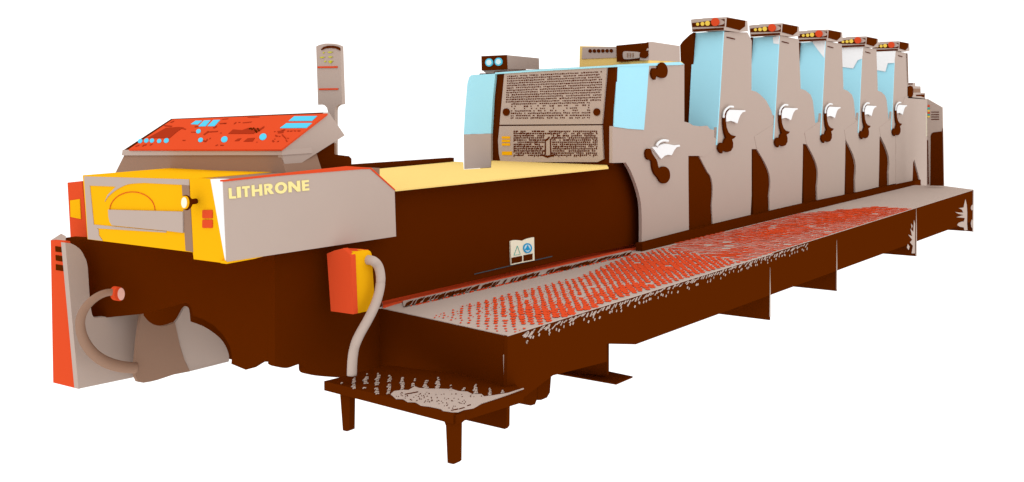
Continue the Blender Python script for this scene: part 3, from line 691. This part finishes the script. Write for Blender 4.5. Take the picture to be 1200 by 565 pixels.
def light_box(u):
    bx = xt + 0.0
    b = prism('light_box', X(bx-0.03, (809.6, 23), (815, 22.2), (849.6, 20.4), (848.4, 35.6), (811, 37.6)), (0.04, 0, 0), GREY, u)
    prism('dark_face', X(bx-0.034, (810.8, 27), (849.2, 22.4), (849.2, 31), (811.2, 31.8)), (0.003, 0, 0), BROWN, b)
    prism('dark_sill', X(bx-0.034, (811.8, 34.4), (848, 32.5), (848, 35.0), (812.2, 37.2)), (0.003, 0, 0), BROWN, b)
    prism('lamp_back', X(bx-0.036, *([(838, 22.5)] + [tuple(p) for p in sm([(842, 22.6), (847, 24), (849, 26.4), (847, 28.6), (842, 29.8)], 3, False)] + [(836, 30)])), (0.003, 0, 0), GREY, b)
    for cx, cy, r in ((817.4, 28.4, 1.8), (823.1, 28, 2.2), (829, 27.3, 2.8)):
        prism('yellow_lamp', X(bx-0.042, *ell(cx, cy, r, r*1.05, 18)), (0.007, 0, 0), LAMPY, b)
    prism('red_lamp', X(bx-0.052, *ell(837.8, 25.8, 4.7, 4.9, 24)), (0.016, 0, 0), RED, b)
    prism('box_side', Y(-0.026, (849.6, 20.2), (852, 20), (876, 24.6), (876.6, 36.6), (866, 37.8), (848.6, 35.4)), (0, 0.25, 0), GREY, u)
    prism('box_side_dark', Y(-0.03, (849.4, 20.3), (873.6, 24.2), (873.2, 31), (867, 35.6), (849, 31)), (0, 0.003, 0), BROWN, u)
light_box(U1)
prism('latch', Y(-0.012, (852, 43.2), (856.2, 44), (862, 45.6), (861.4, 46.4), (856, 45.2), (852.2, 44.2)), (0, 0.006, 0), BROWN, U1)
def levers(u):
    a = ypoly('lever', z7([(692, 110), (672, 128), (663, 152), (664, 190), (670, 235), (682, 268), (702, 290), (736, 297), (724, 312), (708, 320), (716, 345), (715, 376), (700, 402), (676, 410), (656, 402), (645, 398), (638, 420), (622, 408), (612, 385), (618, 356), (632, 344), (650, 350), (658, 325), (668, 308), (656, 265), (650, 215), (650, 170), (656, 140), (672, 116)]), -0.03, 0.02, BROWN, u)
    b = ypoly('lever_guard', z7([(690, 112), (800, 116), (803, 124), (782, 130), (766, 150), (755, 178), (745, 208), (722, 196), (700, 190), (668, 196), (666, 160), (674, 128)]), -0.034, 0.018, WHITE, u)
    c = tube('guard_rim', sm(Y(-0.034, *z7([(648, 168), (648, 146), (656, 122), (672, 102), (692, 90), (715, 92)])), 4, False), 0.011, WHITE, u, 8)
    return a, b, c
levers(U1)
# second tower: own outline, the rest copied from the first
TW = [U1]
U2 = None
FL = [(851.3, 128.7), (916.3, 126.3), (969.2, 125), (1013.3, 123.7), (1050.8, 122.8)]
F0 = Y(-0.05, FL[0])[0]
TOPS = [(848, 36.0), (912.8, 41.8), (966.5, 48), (1011, 55.0), (1049.4, 59.8)]
T0 = Y(-0.004, TOPS[0])[0].z
def copy_part(o, parent, dloc):
    c = o.copy(); COL.objects.link(c); c.parent = parent
    c.location = o.location + dloc
    for ch in o.children:
        d = ch.copy(); COL.objects.link(d); d.parent = c
    return c
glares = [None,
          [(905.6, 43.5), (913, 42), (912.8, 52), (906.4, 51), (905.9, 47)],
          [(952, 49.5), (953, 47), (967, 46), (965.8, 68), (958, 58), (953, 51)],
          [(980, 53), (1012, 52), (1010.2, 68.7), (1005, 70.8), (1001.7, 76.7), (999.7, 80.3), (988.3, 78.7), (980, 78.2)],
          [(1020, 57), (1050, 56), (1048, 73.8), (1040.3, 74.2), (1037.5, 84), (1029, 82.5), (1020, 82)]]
U2panel = None
for k in range(1, 5):
    dx = UX[k]
    zz_ = Y(-0.004, TOPS[k])[0].z
    u = thing('printing_unit', labels[k], 'press unit', (xt+dx, 0.3, 0.6), 'printing towers of the press')
    sz = (zz_-0.6)/(T0-0.6)
    if k == 1:
        pts = Y(-0.004-0.003*k, *p2_)
        U2panel = prism('side_panel', pts, (0, 0.03, 0), GREY, u)
        s2 = sz
    else:
        c = U2panel.copy(); COL.objects.link(c); c.parent = u
        c.location = (0, -0.003*(k-1), 0); c.scale = (1, 1, sz/s2)
    fl = Y(-0.05, FL[k])[0]
    dlev = Vector((fl.x-F0.x-dx, -0.003*k, fl.z-F0.z))
    tdx = Y(-0.004, (TOPS[k][0], 80))[0].x - Y(-0.004, (847.8, 80))[0].x - dx
    if k == 1: tdb = Y(-0.007, (912.8, 41.5))[0].x - ga.x - dx
    for o in list(U1.children):
        nm = o.name.split('.')[0]
        if nm == 'side_panel': continue
        if nm in ('lever', 'lever_guard', 'guard_rim'): copy_part(o, u, dlev)
        elif nm in ('light_box', 'box_side', 'box_side_dark', 'latch'):
            c = copy_part(o, u, Vector((tdx, -0.003*k, zz_-T0)))
        elif nm in ('tower_core',):
            c = copy_part(o, u, Vector((tdx, 0, 0))); c.scale = (0.84, 1, sz)
        elif nm in ('blue_guard', 'rear_cover'):
            c = copy_part(o, u, Vector((tdb, -0.003*k, 0))); c.scale = (1, 1, sz)
        else: copy_part(o, u, Vector((0, 0, 0)))
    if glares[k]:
        prism('painted_glare', onp(ga + Vector((dx+tdb-0.009, 0, 0)), GN, glares[k]), (0.004, 0, 0), WHITE, u)  # glare on the blue guard, painted as a thin white plate
    TW.append(u)
U5 = TW[4]

# ------------------------------------------------------------------ plinth under the towers
PL = thing('press_plinth', 'long dark brown plinth strip along the feet of the printing towers', 'plinth', (8, 0.1, 0.0))
prism('plinth_strip', Y(-0.06, (752.4, 285.4), (806.8, 271.2), (835, 264.2), (880, 253.4), (940, 239.5), (1079, 210.6), (1079, 222), (752.8, 300)), (0, 0.065, 0), BROWN, PL)
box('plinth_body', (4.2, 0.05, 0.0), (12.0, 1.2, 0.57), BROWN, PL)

# ------------------------------------------------------------------ feeder at the far end
FD = thing('feeder_unit', 'grey feeder block with slanted top and dark door at far right end', 'press unit', (12.4, 0.0, 0.58))
xf = 12.2
prism('front_body', Y(-0.02, (1060, 114), (1066, 113.4), (1070, 114.2), (1087, 116), (1087, 218), (1079.4, 216), (1071.6, 187), (1070, 190), (1069.3, 212.5), (1050, 217), (1050, 150)), (0, 0.4, 0), GREY, FD)
prism('gusset', Y(0.0, (1069, 214), (1070, 186), (1072, 186), (1080, 216.5), (1060, 222)), (0, 0.02, 0), BROWN, FD)
prism('end_body', X(xf-0.03, (1086.6, 116), (1104, 126), (1104.8, 160), (1105.8, 217.9), (1086, 217.5)), (0.04, 0, 0), GREY, FD)
prism('dark_door', X(xf-0.036, (1090.2, 217.6), (1090.6, 159.4), (1091.4, 157), (1093.4, 155.2), (1103.6, 154), (1104.8, 150), (1105.8, 217.7)), (0.005, 0, 0), BROWN, FD)
prism('dark_slit', X(xf-0.036, (1086.2, 164.4), (1087.6, 164.4), (1088.4, 216), (1087, 216)), (0.005, 0, 0), BROWN, FD)
prism('white_slit', X(xf-0.036, (1085, 133), (1086, 132), (1086.4, 160), (1085.4, 160)), (0.005, 0, 0), PALE, FD)
bm = bmesh.new()
for v in (187, 199, 210, 221): 
    q = zoomed(4.03, 1050, 85, [(166, v-1.5), (203, v-2), (203, v+2), (166, v+2)]); add_prism(bm, X(xf-0.036, *q), (0.005, 0, 0))
obj('vent_slots', bm, BROWN, FD)
for v, m in ((158, RED), (170, TEAL), (181, LAMPY), (191, RED), (200, TEAL), (208, LAMPY)):
    c = zoomed(4.03, 1050, 85, [(154, v)])[0]; prism('indicator_light', X(xf-0.04, *ell(c[0], c[1], 1.5, 1.3, 10)), (0.005, 0, 0), m, FD)
prism('dark_cap', Y(-0.03, *([(1064.6, 101.6), (1067, 100.6), (1069.6, 101.4), (1070.2, 104), (1070.2, 111), (1069, 113.6), (1066.4, 114.2), (1064.6, 112.4)])), (0, 0.1, 0), BROWN, FD)
prism('grey_block', Y(-0.02, (1063.8, 97.4), (1072.6, 97.2), (1072.8, 101), (1078.8, 101.2), (1079, 108.6), (1084.2, 109), (1084.4, 116.5), (1064, 115)), (0, 0.15, 0), GREY, FD)
prism('taupe_block', Y(-0.024, (1070.6, 104), (1078.6, 104), (1078.6, 108.4), (1070.6, 108.4)), (0, 0.003, 0), TAUPE, FD)
prism('dark_strip', Y(-0.024, (1073.4, 111.2), (1083.6, 110.6), (1083.2, 114.2), (1079, 112.8), (1074, 112.8)), (0, 0.003, 0), BROWN, FD)
prism('dark_strip', Y(-0.024, (1064.4, 97.8), (1069.8, 97.6), (1069.8, 99), (1064.4, 99.2)), (0, 0.003, 0), BROWN, FD)
prism('pipe_line', Y(-0.03, (1063.0, 62), (1063.8, 63), (1064.8, 97), (1064.2, 97)), (0, 0.003, 0), TAUPE, FD)

# ------------------------------------------------------------------ studio light: plain white surround
w = bpy.data.worlds.new('World'); SC.world = w; w.use_nodes = True
bg_ = w.node_tree.nodes['Background']
bg_.inputs['Color'].default_value = (1, 1, 1, 1); bg_.inputs['Strength'].default_value = LIGHT

# ------------------------------------------------------------------ camera
cd = bpy.data.cameras.new('camera'); cam = bpy.data.objects.new('camera', cd); COL.objects.link(cam)
M = R.to_4x4(); M.translation = CAM
cam.matrix_world = M
cd.sensor_fit = 'HORIZONTAL'; cd.sensor_width = 36.0
cd.lens = 36.0*F/W_
cd.shift_x = (W_/2 - PP[0])/W_
cd.shift_y = -(H_/2 - PP[1])/W_
cd.clip_start = 0.05; cd.clip_end = 500
SC.camera = cam
SC.view_settings.view_transform = 'Standard'; SC.view_settings.look = 'None'
SC.view_settings.exposure = 0; SC.view_settings.gamma = 1
SC.cycles.max_bounces = 8
